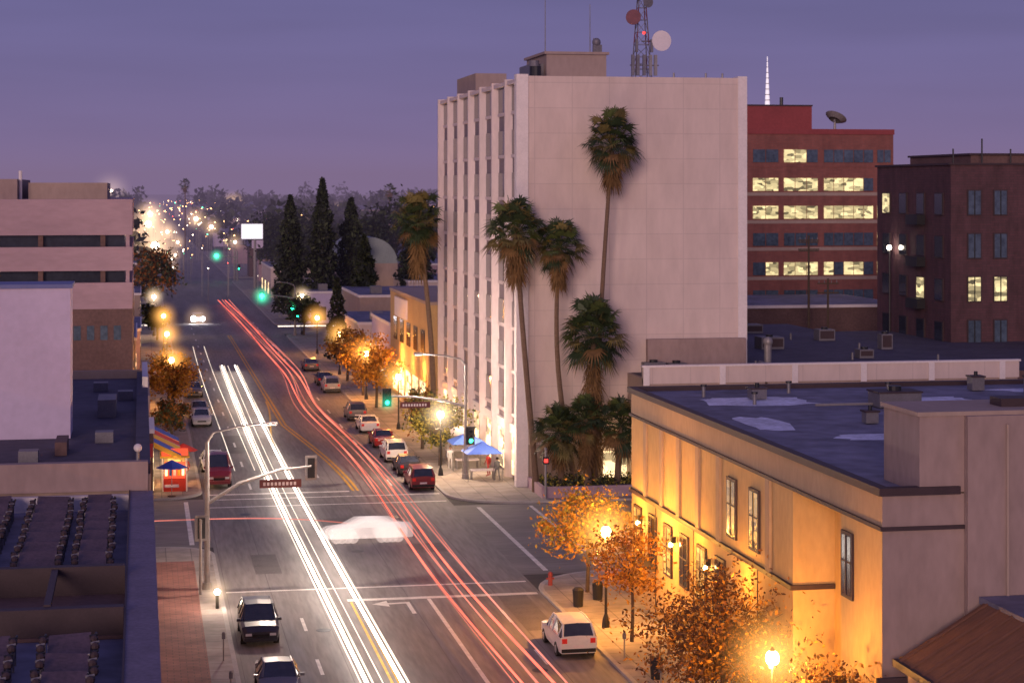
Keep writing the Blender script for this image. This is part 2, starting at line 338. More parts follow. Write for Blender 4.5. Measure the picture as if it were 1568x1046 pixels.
# ---------------------------------------------------------------- low parapet building across cross street
B=MB()
B.box(35.6,44.8,137.02,141.6,.13,8.4,beige2); B.box(45,64.5,137.02,190,.13,8.4,beige2)
B.sheet(45,64.5,137.3,190,8.41,roofd); B.sheet(35.9,45,137.3,141.6,8.415,roofd)
B.box(35.6,64.6,136.95,137.3,8.0,9.2,cream); B.box(35.5,64.7,136.85,137.4,9.2,9.34,whitet)
for x in(35.8,41.5,47,52.3,57.6,63.2): B.box(x-.2,x+.25,136.85,136.94,7.9,9.2,whitet)
B.box(64.6,100,150,195,.13,7.2,brownw); B.sheet(64.6,100,150,195,7.21,roofd)
B.box(37,44.6,141.0,141.55,8.42,10.9,beige_shade)  # dark slab before the tower wall, standing in for its shaded foot
B.obj('low_parapet_building')
R=MB()
for x,y,w,d,h in((36.3,139.3,1.6,.9,.9),(38.2,139.5,1.4,.9,.8),(52,160,2,2,1),(57,150,1.2,1.2,.7),(49,172,2.4,2,1.1),(60,168,1.5,1.5,1),(55,178,3,2,.8),(47,152,.9,.9,.8),(62,158,1,1,1.3)):
    R.box(x,x+w,y,y+d,8.42,8.42+h,greym); R.cyl((x+w/2,y+d/2,8.42+h),(x+w/2,y+d/2,8.6+h),.3,.3,lampblk,12)
    R.box(x+.1,x+w-.1,y-.02,y-.001,8.6,8.3+h,darktrim)
R.tube([(40,138.6,8.9),(46,138.6,8.95),(46,142,8.95)],[.16]*3,galv,8); R.cyl((46.3,141,8.4),(46.3,141,10.6),.25,.3,galv,12); R.sph((46.3,141,10.6),.38,galv)
for k in range(9): R.cyl((46+k*2,143+((k*7)%11)*3,8.4),(46+k*2,143+((k*7)%11)*3,9.0),.1,.1,greym,8)
R.obj('rooftop_mechanical_units')
# ---------------------------------------------------------------- red brick office
B=MB(); yb=249.6
B.box(68,99.6,yb,285,0,30,brick); B.box(67.9,99.7,yb-.15,285.1,29.4,30.1,redp); B.box(70,88.8,yb+2,280,30.1,33.2,redp)
B.box(69.9,88.9,yb+1.9,280.1,33.2,33.4,darktrim)
cols=[(72,75.5),(76.2,79.2),(79.9,83.5),(84.2,89),(89.8,96.8),(97.3,99.3)]
for r,z in enumerate((26.5,22.7,19.0,15.4,11.5,7.8,4)):
    B.box(68,99.62,yb-.06,yb-.001,z-1.5,z-1.05,beige2 if r else brick)
    for c,(a,b_) in enumerate(cols):
        n=max(2,int((b_-a)/1.2)); 
        for j in range(n):
            xa=a+(b_-a)*j/n; xb=a+(b_-a)*(j+1)/n-.12
            q=random.random()
            lit= (r==0 and c==3 and j<2) or (r==1 and c in(2,3)) or (r==1 and c>=4 and q<.4) or (r==2 and c in(2,3,4,5) and q<.92) or (r==3 and q<.15) or (r==4 and c in(2,3,4,5) and q<.75)
            B.box(xa,xb,yb-.12,yb-.0005,z-.85,z+.85,warmw if lit else glassb)
B.obj('red_brick_office_building')
B=MB(); dish(B,(92.2,252,31.4),1.5,galv,(.5,.3,.9)); B.cyl((92.2,252,30.1),(92.2,252,31.2),.2,.15,galv); B.obj('satellite_dish')
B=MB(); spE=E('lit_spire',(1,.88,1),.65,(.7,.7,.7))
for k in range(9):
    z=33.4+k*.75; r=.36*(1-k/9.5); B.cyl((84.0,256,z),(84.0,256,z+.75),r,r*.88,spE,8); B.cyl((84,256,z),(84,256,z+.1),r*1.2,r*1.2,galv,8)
B.cyl((86.0,256,33.3),(86,256,34.6),.25,.25,lampblk,8)
B.obj('rooftop_spire')
# ---------------------------------------------------------------- dark brick building right
B=MB()
B.box(77.2,112,178.7,198,0,24.4,brickd); B.box(80.5,112,181.5,197,24.4,25.4,brownw); B.box(77.0,112,178.5,198.2,24.4,24.6,darktrim) 
B.box(80.3,112,181.3,197.2,25.4,25.6,darktrim)
def wy(x,z,w,h,mat):
    B.box(x-w/2-.12,x+w/2+.12,178.6,178.699,z-.12,z+h+.12,darktrim); B.box(x-w/2,x+w/2,178.55,178.698,z,z+h,mat); B.box(x-.05,x+.05,178.5,178.697,z,z+h,lampblk)
def wx(y,z,w,h,mat):
    B.box(77.08,77.199,y-w/2-.12,y+w/2+.12,z-.12,z+h+.12,darktrim); B.box(77.03,77.198,y-w/2,y+w/2,z,z+h,mat)
for r,z in enumerate((19.6,15.4,11.2,7.0,3)):
    for c in range(7):
        wy(79.6+c*2.7+(.9 if c>1 else 0),z,1.25,2.3,(warmw if (r==2 and c<2) else (orangew if (r,c) in((0,5),(3,3)) else glassb)))
    for c in range(4):
        wx(181.4+c*4.6,z,1.8,2.0,(warmw if (r,c) in((2,1),(0,3)) else glassd))
for z in(18.5,14.3,10.1): B.box(76.3,77.19,185,188,z,z+1,lampblk)
for k in range(5): B.cyl((78+k*3,180,24.6),(78+k*3,180,26+k%2),.08,.08,lampblk,6)
B.obj('dark_brick_apartment_building')
f=MB(); f.cyl((76.6,193,0),(76.6,193,15.9),.1,.08,lampblk,6); f.sph((76.4,192.6,16.0),.25,globeW,8,6); f.obj('floodlight_pole')
def pole(x,y,h):
    p=MB(); p.cyl((x,y,0),(x,y,h),.17,.11,barkm,8)
    for z in(h-.6,h-1.6): p.box(x-1.2,x+1.2,y-.06,y+.06,z,z+.14,barkm)
    for d in(-1,-.4,.4,1): p.cyl((x+d,y,h-.46),(x+d,y,h-.2),.05,.04,greym,6)
    p.obj('utility_pole')
pole(72,205,17); pole(75.5,215,16.5); pole(72.4,200,12.5); pole(90,172,13)
# ---------------------------------------------------------------- left buildings
B=MB()
B.box(-12,.5,20,79.6,.13,9.3,brownw); B.sheet(-12,-.4,20,79.6,9.31,roofm)
B.box(-.4,.5,20,79.6,9.3,10.0,M('parapet_cap',(.19,.155,.21),.7,.3,.8)); B.box(-.45,-.4005,20,79.6,9.2,10.04,darktrim)
B.box(-12,-.45,79.2,79.59,9.31,9.9,whitet)
B.box(-12,-.46,56.5,63.0,9.32,9.42,brownw)
B.box(-12,-.47,62.3,62.7,9.32,10.3,darktrim); B.box(-12,-.47,56.6,57,9.32,10.2,darktrim); 
for k in range(4): B.box(-12+k*3.1,-11.8+k*3.1,57,62.3,10.1,10.25,darktrim)
B.obj('near_flat_roof_building')
pg_=M('panel_dark',(.10,.06,.07),.5,.45,1.2,spec=.5)
def panelrow(name,x0,x1,ya,yb,z):
    p=MB()
    n=int((yb-ya)/2.0)
    for k in range(n):
        y=ya+k*2.0; q=random.uniform(-.08,.08)
        p.add([(x0,y,z),(x1,y,z),(x1,y+1.75,z+.5+q),(x0,y+1.75,z+.5),(x0,y,z-.06),(x1,y,z-.06),(x1,y+1.75,z+.44+q),(x0,y+1.75,z+.44)],[(0,1,2,3),(4,7,6,5),(0,4,5,1),(1,5,6,2),(2,6,7,3),(3,7,4,0)],pg_)
        for xx in(x0,x1): p.cyl((xx,y+1.7,9.3),(xx,y+1.7,z+.45),.04,.04,galv,6); p.cyl((xx,y+.1,9.3),(xx,y+.1,z),.04,.04,galv,6)
    for xx in(x0-.12,x1+.12):
        p.cyl((xx,ya-.2,z+.35),(xx,yb,z+.35),.04,.04,lampblk,6)
        for k in range(int((yb-ya)/.9)):
            y=ya+k*.9+random.uniform(-.2,.2); j=random.uniform(-.05,.05)
            p.sph((xx+j,y,z+.42),.12,darktrim,8,5); p.cyl((xx-.1+j,y,z+.5),(xx+.1+j,y+.1,z+.52),.045,.035,galv if k%2 else lampblk,6)
            p.cyl((xx,y+.4,9.31),(xx,y+.4,z+.35),.03,.03,greym,5)
    p.obj(name)
panelrow('rooftop_solar_array',-2.0,-1.1,64.5,78.5,9.6); panelrow('rooftop_solar_array',-3.9,-2.7,64.5,78.5,9.6); panelrow('rooftop_solar_array',-6.4,-4.9,64.5,78.5,9.6)
panelrow('rooftop_solar_array',-2.4,-1.3,48,54.5,9.6); panelrow('rooftop_solar_array',-4.6,-3.4,48,54.5,9.6)
B=MB()
B.box(-30,.4,79.9,121,.13,10.6,beige2); B.box(-30,.3,79.7,80.2,10.0,11.15,beige_shade); B.sheet(-30,-.2,80.2,120.7,10.61,roofd); B.box(-.2,.4,80.2,120.7,10.6,11.0,roofd)
B.box(-30,.4,120.7,121,10.6,11.1,beige2); B.box(.1,.41,111,120.6,10.99,11.6,whitet)
B.box(-30,-3.15,92,95,10.62,17.5,lav); B.box(-30,-3.05,91.9,95.1,17.5,17.68,M('blue_coping',(.12,.14,.32),.5,.1,1))
B.box(-3.6,-3.1,86,88.5,10.62,11.2,brownw); B.box(-2.1,-1.2,100,103,10.62,11.5,greym)
for x,y in((-5,84),(-2,90),(-1.2,108),(-2.6,113)): B.box(x,x+.8,y,y+.9,10.62,11.1,greym)
B.cyl((-.1,80.1,11.15),(-.1,80.1,11.5),.06,.06,galv,8); B.sph((-.1,80.1,11.65),.17,whitet)
B.obj('lavender_penthouse_building')
B=MB()
B.box(-40,-.66,168,205,.13,12.0,brownw)
for za,zb in((12.0,14.2),(15.2,17.2),(18.2,21.2)): B.box(-40,-.66,168,205,za,zb,pinkc)
for za,zb in((14.2,15.2),(17.2,18.2)):
    B.box(-40,-1.3,168.9,204,za,zb,glassd)
    for k in range(8): B.box(-39+k*5.1,-38.6+k*5.1,168.3,168.8,za,zb,brownw)
    B.box(-1.2,-.9,168.2,168.6,za,zb,pinkc)
for k in range(9): B.box(-2.2-k*1.1,-1.6-k*1.1,168-.05,168-.001,9.4,10.6,glassb)
B.box(-9.4,-2.8,172,190,21.2,22.6,beige2); B.box(-18,-10.2,170,190,21.2,22.9,beige_shade); B.cyl((-10,171,21.2),(-10,171,23.6),.15,.15,whitet)
B.obj('parking_structure')
# shops on the far left block
B=MB()
B.box(-12,.9,142.5,150,.13,4.6,brownw); B.box(-12,.7,150,167.5,.13,6.5,beige_shade); B.box(-12,1.0,142.4,150.1,4.6,4.9,whitet)
B.box(.901,.94,143.2,149.4,.4,2.9,shopw); B.box(.701,.74,151,166,.5,3.1,shopw)
for x in(-4,-2.4,-.8,.2): B.box(x-.5,x+.5,142.44,142.499,.5,3.0,orangew)
aw=[M('awning_blue',(.05,.10,.45),.7,.1,2),M('awning_yellow',(.75,.45,.05),.7,.1,2),M('awning_red',(.6,.05,.03),.7,.1,2)]
for k in range(4):
    ya=143+k*2.6
    B.add([(.95,ya,3.9),(2.9,ya,2.9),(2.9,ya+2.4,2.9),(.95,ya+2.4,3.9),(2.9,ya,2.55),(2.9,ya+2.4,2.55)],[(0,1,2,3),(1,4,5,2)],aw[k%3])
    B.add([(.95,ya,3.9),(2.9,ya,2.9),(2.9,ya,2.55),(.95,ya,3.5)],[(0,1,2,3)],aw[(k+1)%3])
B.add([(-3,142.3,3.9),(.9,142.3,3.9),(.9,140.9,3.1),(-3,140.9,3.1)],[(0,1,2,3)],aw[2])
B.obj('corner_shop_with_awnings')
redk=E('lit_red_panel',(1,.12,.04),.8,(.5,.05,.03))
B=MB(); B.box(1.6,3.3,144.2,146.2,.14,1.1,aw[2]); B.box(1.7,3.2,144.1,144.19,1.1,2.3,redk); B.box(1.7,3.2,146.1,146.2,1.1,2.5,orangew)
for x in(1.6,3.3):
    for y in(144.1,146.2): B.cyl((x,y,.14),(x,y,2.6),.05,.05,whitet,6)
B.box(1.4,3.5,143.8,146.5,2.6,2.75,aw[1]); B.box(1.5,3.4,143.85,143.9,2.76,3.3,redk)
for k in range(5): B.box(1.75+k*.3,1.93+k*.3,144.05,144.09,1.3,1.9,[shopw,aw[0],whitet,aw[1],shopw][k])
B.obj('food_kiosk')
B=MB()
for x,y,mt in((2.2,141.9,aw[0]),(3.2,151,aw[2])):
    B.cyl((x,y,.13),(x,y,2.6),.03,.03,galv,6); B.cyl((x,y,2.2),(x,y,2.75),1.15,.03,mt,8); B.box(x-.5,x+.5,y-.5,y+.5,.85,.92,whitet); B.cyl((x,y,.13),(x,y,.2),.3,.3,lampblk,10)
B.obj('parasol_tables')
point('shop_light',(2.6,142.4,2.3),330,(1,.5,.2),.3); point('shop_light',(2.4,148,2.2),220,(1,.45,.15),.3); point('shop_light',(2.2,156,2.6),300,(1,.6,.3),.3)
B=MB()
B.box(27,44,185,214,.13,11,beige); B.box(26.9,44.1,184.9,214.1,11,11.3,beige2)
for k in range(5): B.box(26.93,26.999,187+k*5.2,190.6+k*5.2,.6,3.4,shopw); B.box(26.93,26.999,187.4+k*5.2,190+k*5.2,6,8.4,glassd)
B.box(26.8,27.0,200,209,8.6,10.6,whitet)
B.obj('stucco_commercial_building')
bc=[beige2,lav,brownw,cream,pinkc]
def lowb(x0,x1,ya,yb,h,mat,lit=shopw,name='low_commercial_building'):
    b=MB(); b.box(x0,x1,ya,yb,.1,h,mat); b.box(x0-.15,x1+.15,ya-.15,yb+.15,h,h+.35,whitet); b.sheet(x0,x1,ya,yb,h+.355,roofm)
    n=max(1,int((x1-x0)/4))
    for i in range(n):
        xa=x0+.6+i*(x1-x0)/n; b.box(xa,xa+2.4,ya-.04,ya-.001,.6,2.8,lit if (i+int(ya))%3==0 else glassd)
    sx=x0-.04 if x0>10 else x1+.001
    n=max(1,int((yb-ya)/5))
    for i in range(n):
        y=ya+.8+i*(yb-ya)/n; b.box(sx,sx+.039,y,y+3.2,.6,2.9,lit if i%2 else glassd)
    b.box(x0+2,x0+3.5,ya+3,ya+5,h+.36,h+1.4,greym)
    b.obj(name)
lowb(28,46,222,240,6.5,lav); lowb(27,42,246,268,5,cream); lowb(30,52,272,296,7,beige2); lowb(27,40,322,345,5,lav); lowb(44,66,325,350,6.5,cream)
lowb(27,38,352,375,4.6,beige2); lowb(48,80,360,385,8,pinkc); lowb(26,40,400,430,6,cream); lowb(50,90,222,244,8,brownw,glassd); lowb(55,95,292,298,10,brownw,glassd)
lowb(-22,-.5,212,235,6,beige2); lowb(-20,0,240,262,5,pinkc); lowb(-24,-1,268,296,7,cream); lowb(-20,0,322,350,5,beige2); lowb(-22,-1,358,390,6,lav); lowb(-22,0,400,440,7,brownw)
b=MB(); n=12; vs=[];fs=[]
grn=M('arched_roof_metal',(.24,.28,.28),.5,.2,.5)
for i in range(n+1):
    t=math.pi*i/n; 
    for y in(345,372): vs.append((40-4.8*math.cos(t),y,9+4.6*math.sin(t)))
for i in range(n): fs.append((2*i,2*i+1,2*i+3,2*i+2))
fs.append(tuple(2*i for i in range(n+1))); b.add(vs,fs,grn); b.box(35.2,44.8,345.01,372,0,9,beige2); b.obj('arched_roof_hall')
b=MB(); b.box(21.9,26.8,438,438.4,11.0,14.5,M('billboard_frame',(.4,.4,.42),.5,.1,1)); b.box(22.05,26.65,437.93,437.999,11.15,14.35,E('lit_billboard_face',(.9,.9,1),1.2,(.8,.8,.8)))
b.box(24.3,26.8,438,438.4,9.0,10.8,lav); b.cyl((25,438.2,0),(25,438.2,11),.35,.35,galv,10); b.obj('billboard')
# ---------------------------------------------------------------- trees
def leaves(pts,sizes,mats,b,flat=.0):
    n=len(pts); a=rng.normal(size=(n,3)); a/=np.linalg.norm(a,axis=1)[:,None]
    c=rng.normal(size=(n,3)); c=np.cross(a,c); c/=np.linalg.norm(c,axis=1)[:,None]; d=np.cross(a,c)
    s=sizes[:,None]; q=np.stack([pts-c*s,pts-d*s*.5,pts+c*s,pts+d*s*.5],1)
    o=len(b.v); b.v+= [tuple(p) for p in q.reshape(-1,3)]
    ks=[b.idx(m_) for m_ in mats]
    for i in range(n):
        b.f.append((o+4*i,o+4*i+1,o+4*i+2,o+4*i+3)); b.mi.append(ks[int(rng.integers(len(ks)))])
def tree(name,x,y,h,rx,rz,mats,n=3500,ls=.16,clumps=26,tr=.16,bark=barkm,spread=.2):
    b=MB(); zc=h-rz; base=.13
    top=Vector((x+random.uniform(-.2,.2),y,zc-rz*.4)); b.tube([(x,y,base),(x+.05,y,(base+top.z)/2),top],[tr,tr*.8,tr*.6],bark,8)
    cs=[]
    while len(cs)<clumps:
        p=rng.uniform(-1,1,3)
        if np.linalg.norm(p)<1 and np.linalg.norm(p)>.25: cs.append(p*[rx,rx,rz]*rng.uniform(.8,1.08)+[x,y,zc])
    for c in cs:
        mid=top.lerp(Vector(c),.5)+Vector((0,0,random.uniform(-.1,.3))); st=top+Vector((0,0,random.uniform(-.6,0)*rz*.5))
        b.tube([st,mid,Vector(c)],[tr*.35,tr*.2,tr*.07],bark,5)
    cs=np.array(cs); k=rng.integers(len(cs),size=n); sg=rng.uniform(.6,1.3,len(cs))[k]
    pts=cs[k]+rng.normal(size=(n,3))*np.array([rx,rx,rz])*spread*sg[:,None]
    leaves(pts,rng.uniform(.6,1.3,n)*ls,mats,b); return b.obj(name)
au=[leafo,leafo,leafo2]
tree('autumn_tree',23.9,104.0,5.6,2.4,1.7,[leafo,leafo,leafy],4600,.12,30,.12)
tree('autumn_tree',23.4,92.2,5.6,1.8,1.6,au,2400,.11,24,.1)
tree('autumn_tree',23.8,78.5,6.1,3.3,2.3,[leafo,leafo2,leafb,leafb],8000,.105,44,.13,spread=.24)
tree('autumn_tree',24.3,66.5,4.9,2.8,1.9,[leafo,leafo2,leafb],5500,.105,34)
tree('street_tree',23.4,154,5.4,2.1,1.7,[leafy,leafg,leafy],2600,.16,22)
tree('street_tree',23.4,164,5.2,2.0,1.7,[leafy,leafo2,leafg],2200,.16,22)
tree('autumn_tree',23.3,196,6.2,2.3,2.0,au,2200,.2,20)
tree('autumn_tree',23.3,208,6.6,2.6,2.1,au,2200,.2,20)
tree('autumn_tree',23.3,224,6.2,2.4,2.1,[leafo,leafo2],1800,.22,20)
tree('autumn_tree',3.1,194,5.6,2.5,2.0,[leafo,leafo,leafo2],2800,.18,22)
tree('autumn_tree',2.9,208,5.4,2.1,1.8,[leafo,leafo2],1800,.2,20)
tree('street_tree',2.6,168,4.4,1.6,1.4,[leafg,leafo2],1500,.18,18)
tree('street_tree',1.8,345,12,4.2,4,[leafo2,leafg],2400,.4,22)
tree('street_tree',2.4,290,6,2.2,2,[leafg,leafd],1500,.3,18)
tree('street_tree',24.2,296,6,2.2,2,[leafg,leafd],1500,.3,18)
for x,y,h,r in((33,400,15,6),(44,390,17,6.5),(54,420,19,7),(66,400,17,7),(38,450,19,7),(60,345,14,5),(29,460,16,5),(50,312-14,11,4),(-14,500,14,6)):
    tree('shade_tree',x,y,h,r,h*.33,[leafd,leafd,leafg],2600,.5,24,.4)
def conifer(name,x,y,h,r,n=4200,ls=.42):
    b=MB(); b.cyl((x,y,0),(x,y,h*.9),r*.12,r*.04,barkm,8)
    t=rng.uniform(0,1,n)**.9; z=h*(.06+.94*t); an=rng.uniform(0,2*math.pi,n); rr=r*(1-t**2.2)*(.8+.2*np.sin(t*37+an*2))*np.sqrt(rng.uniform(.15,1.15,n))+.12
    pts=np.stack([x+rr*np.cos(an),y+rr*np.sin(an),z],1)
    for k in range(26):
        tt=.1+.8*k/26; an=k*2.4; q=r*(1-tt**1.6); b.cyl((x,y,h*(.08+.92*tt)),(x+q*math.cos(an),y+q*math.sin(an),h*(.08+.92*tt)-.2),.06,.02,barkm,4)
    leaves(pts,rng.uniform(.6,1.4,n)*ls,[leafd,leafd,leafg],b); b.obj(name)
conifer('pine_tree',24.8,331,21.0,2.9); conifer('pine_tree',30.2,331,23.8,3.0); conifer('pine_tree',36,340,20.5,3.6); conifer('pine_tree',33.5,297.5,15,2.6); conifer('cypress_tree',24.5,248,10.8,1.5,1800,.25); conifer('pine_tree',46,330,18,4); conifer('pine_tree',28.5,372,18,3.6)
def palm(name,x,y,z,tx,ty,R,up=1.0,nleaf=75,tr=.22,skirtlen=1.0,bend=.0):
    b=MB(); n=14; P0=Vector((x,y,.1)); P1=Vector((tx,ty,z)); pts=[];rs=[]
    for i in range(n+1):
        t=i/n; p=Vector((x+(tx-x)*(t**1.5)+bend*math.sin(t*math.pi),y+(ty-y)*t,.1+(z-.1)*t)); pts.append(p); rs.append(tr*(1.25-.45*t) if t>.06 else tr*1.7)
    b.tube(pts,rs,trunkm,9)
    C=P1
    def leaf(az,el,L,mat,blade,nb=15,droop=.35):
        d=Vector((math.cos(az)*math.cos(el),math.sin(az)*math.cos(el),math.sin(el)))
        side=Vector((-math.sin(az),math.cos(az),0)); 
        roll=random.uniform(-.5,.5); upv=d.cross(side).normalized(); side=(side*math.cos(roll)+upv*math.sin(roll)).normalized()
        hub=C+d*L; b.cyl(C+d*.1,hub,.03,.02,mat,3,False)
        for j in range(nb):
            a=(j/(nb-1)-.5)*math.radians(190); q=(d*math.cos(a)+side*math.sin(a)).normalized()
            l=blade*(1-.25*abs(a)/1.7)*random.uniform(.8,1.15); w=blade*.055
            pr=q.cross(d.cross(side)).normalized()*w
            m1=hub+q*l*.5; m2=hub+q*l-Vector((0,0,droop*l*random.uniform(.6,1.3)))
            b.add([hub,m1-pr,m2,m1+pr],[(0,1,2,3)],mat)
    for i in range(nleaf):
        el=math.radians(-60+145*(i/nleaf)**.9); az=i*2.39996+random.uniform(-.2,.2)
        mt=random.choice([frond,frond2,frond2,frond3]) if el>-.3 else random.choice([frond2,frond3,skirt])
        leaf(az,el,R*random.uniform(.40,.75)*(1.0 if el<.9 else up),mt,R*random.uniform(.44,.56))
    for i in range(int(34*skirtlen)):
        az=i*2.4; C=P1-Vector((0,0,R*.25+R*.5*skirtlen*(i/34))); leaf(az,math.radians(random.uniform(-80,-60)),R*.35,skirt,R*.42,8,.6)
    return b.obj(name)
palm('fan_palm_tree',28.2,139.2,18.8,26.7,139.4,2.45,1.2,76,.2,1.2,-.25)
palm('fan_palm_tree',31.2,139.3,17.8,29.9,139.3,2.05,1.15,64,.18,1.2,-.9)
palm('fan_palm_tree',32.6,139.6,25.2,33.9,139.4,2.35,1.3,74,.17,1.0,.0)
palm('fan_palm_tree',32.2,138.4,11.4,32.2,138.2,2.65,1.2,84,.3,2.4,.1)
palm('fan_palm_tree',25.3,170.3,19.1,23.9,170.3,2.5,1.3,76,.22,1.5,.2)
palm('fan_palm_tree',29.8,138.0,4.6,29.6,137.8,2.2,1.0,70,.22,.8); palm('fan_palm_tree',33.9,137.9,5.0,34.2,137.8,2.1,1.0,70,.22,.8); palm('fan_palm_tree',31.6,137.3,5.6,31.4,137.2,1.9,1.0,60,.25,1.5)
for x,y,h in((12.5,700,24),(75,620,22),(75,500,19)):
    palm('fan_palm_tree',x+3,y,h,x+3,y,2.4,1,26,.22,.8)
b=MB(); b.box(28.0,36.5,136.2,136.5,.13,.9,pinkc); b.box(36.2,36.5,136.5,141.5,.13,.9,pinkc); b.box(28,28.3,136.5,141.5,.13,.9,pinkc); b.sheet(28.3,36.2,136.5,141.5,.7,groundm); b.obj('planter_wall')
b=MB(); n=1800; pts=np.stack([rng.uniform(28.4,36,n),rng.uniform(136.6,140,n),.7+np.abs(rng.normal(0,.35,n))],1); leaves(pts,rng.uniform(.08,.18,n),[leafg,leafd,leafy],b); b.obj('planter_shrubs')
b=MB(); cs=[]
for i in range(420):
    D=random.uniform(400,1700); u=random.uniform(-.30,-.02); X=D*(.1863+.9825*u); Y=D*(.9825-.1863*u)
    if -2<X<30: continue
    h=random.uniform(4,12)+D*.0075+(5 if random.random()<.18 else 0); r=random.uniform(2.5,6)*(1+D/2500); n=80
    t=rng.normal(size=(n,3)); t/=np.linalg.norm(t,axis=1)[:,None]; t*=rng.uniform(.5,1.0,n)[:,None]
    cs.append((np.array([X,Y,h*.6])+t*[r,r,h*.42],np.full(n,1.0*(1+D/1500))))
for i in range(120):
    D=random.uniform(320,800); u=random.uniform(.12,.3); X=D*(.1863+.9825*u); Y=D*(.9825-.1863*u); n=50; h=random.uniform(8,14); r=5
    t=rng.normal(size=(n,3)); t/=np.linalg.norm(t,axis=1)[:,None]; cs.append((np.array([X,Y,h*.6])+t*[r,r,h*.42],np.full(n,1.4)))
leaves(np.concatenate([c[0] for c in cs]),np.concatenate([c[1] for c in cs])*rng.uniform(.6,1.3,sum(len(c[1]) for c in cs)),[leafd,leafd,leafg],b); b.obj('distant_trees')
b=MB()
for i in range(300):
    D=random.uniform(420,1600); u=random.uniform(-.27,-.03); X=D*(.1863+.9825*u); Y=D*(.9825-.1863*u)
    if -6<X<34: continue
    w=random.uniform(5,11); h=random.uniform(3.5,8)+(D>900)*random.uniform(0,6); mt=random.choice(bc); b.box(X-w,X+w,Y,Y+10,0,h,mt)
    b.add([(X-w-.4,Y-.4,h),(X+w+.4,Y-.4,h),(X+w+.4,Y+10.4,h),(X-w-.4,Y+10.4,h),(X-w*.5,Y+5,h+2.2),(X+w*.5,Y+5,h+2.2)],[(0,1,5,4),(1,2,5),(2,3,4,5),(3,0,4)],roofm)
    if i%2==0: b.box(X-w*.4,X+w*.1,Y-.05,Y-.01,1,3.0,shopw)
b.obj('distant_houses')
# ---------------------------------------------------------------- street lamps
def glowmat(name,col,st,pwv=3.2):  # self-emitting falloff volume that paints a glow around lamps and signals
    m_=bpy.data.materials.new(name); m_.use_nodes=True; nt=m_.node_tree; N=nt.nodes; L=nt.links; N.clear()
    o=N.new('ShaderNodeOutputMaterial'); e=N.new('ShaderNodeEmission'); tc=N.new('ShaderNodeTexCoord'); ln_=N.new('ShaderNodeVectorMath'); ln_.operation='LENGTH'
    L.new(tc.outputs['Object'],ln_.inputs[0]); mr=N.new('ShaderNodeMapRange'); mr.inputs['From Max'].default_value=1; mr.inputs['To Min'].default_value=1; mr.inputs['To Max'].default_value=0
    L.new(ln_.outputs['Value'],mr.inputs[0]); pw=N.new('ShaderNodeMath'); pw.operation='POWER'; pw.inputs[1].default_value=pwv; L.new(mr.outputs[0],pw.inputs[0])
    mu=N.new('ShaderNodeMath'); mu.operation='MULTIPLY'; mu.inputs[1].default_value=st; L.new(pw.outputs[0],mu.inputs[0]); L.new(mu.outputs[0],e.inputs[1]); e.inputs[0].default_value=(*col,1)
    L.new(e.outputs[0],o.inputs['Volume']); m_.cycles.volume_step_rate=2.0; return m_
glow_o=glowmat('lamp_glow_orange',(1,.45,.1),1.7); glow_w=glowmat('lamp_glow_white',(1,.7,.42),1.6); glow_f=glowmat('lamp_glow_far',(1,.62,.35),.34,2.8); glow_s=glowmat('lamp_glow_horizon',(1,.7,.5),.06,2.6)
def glow_ball(loc,r,mat,par=None):  # emissive glow sphere, no light is scattered in it
    b=MB(); b.sph((0,0,0),1,mat,16,10); o=b.obj('glow_volume',parent=par,loc=loc); o.scale=(r,r,r)
b=MB()
lw=E('distant_lamp_white',(1,.8,.6),16); lo=E('distant_lamp_orange',(1,.5,.2),14); lr=E('distant_lamp_red',(1,.1,.08),8); lg=E('distant_lamp_green',(.1,1,.5),8)
for i in range(440):
    D=random.uniform(330,1600); u=random.uniform(-.2,-.03) if i%3 else random.uniform(-.195,-.14); X=D*(.1863+.9825*u); Y=D*(.9825-.1863*u)
    z=random.uniform(3,9)+D*.004; r=D*.00022*random.uniform(.35,1.4); mt=random.choice([lw,lo,lo,lo,lo,lr,lg] )
    b.sph((X,Y,z),r,mt,6,4)
    if z>5: b.cyl((X,Y,0),(X,Y,z),.08,.06,galv,4)
big=[(3.3,455,9.2,.9,10),(2.5,640,11,1.0,11),(4,820,12,.9,10),(22.5,640,10,.6,6),(22.6,480,9.3,.35,4),(3.2,400,9.0,.45,5),(-20,1400,21,1.2,22),(60,1300,12,1.5,14),(22.6,820,10,.8,8),(12,900,3,.7,9),(14,760,2,.5,6),(9,600,1,.4,4),(9,540,1,.35,3),(11,640,1,.4,4),(-2,560,9,.6,6),(40,560,8,.5,5),(58,700,9,.6,6),(90,900,11,.8,9)]
for x,y,z,r,h in big:
    b.sph((x,y,z),r,lw,10,8)
    if z>5: b.cyl((x,y,0),(x,y,z-r),.15,.1,galv,5)
ob=b.obj('distant_street_lights')
for x,y,z,r,h in big: glow_ball((x,y,z),h*.85,glow_s if h>20 else glow_f,ob)
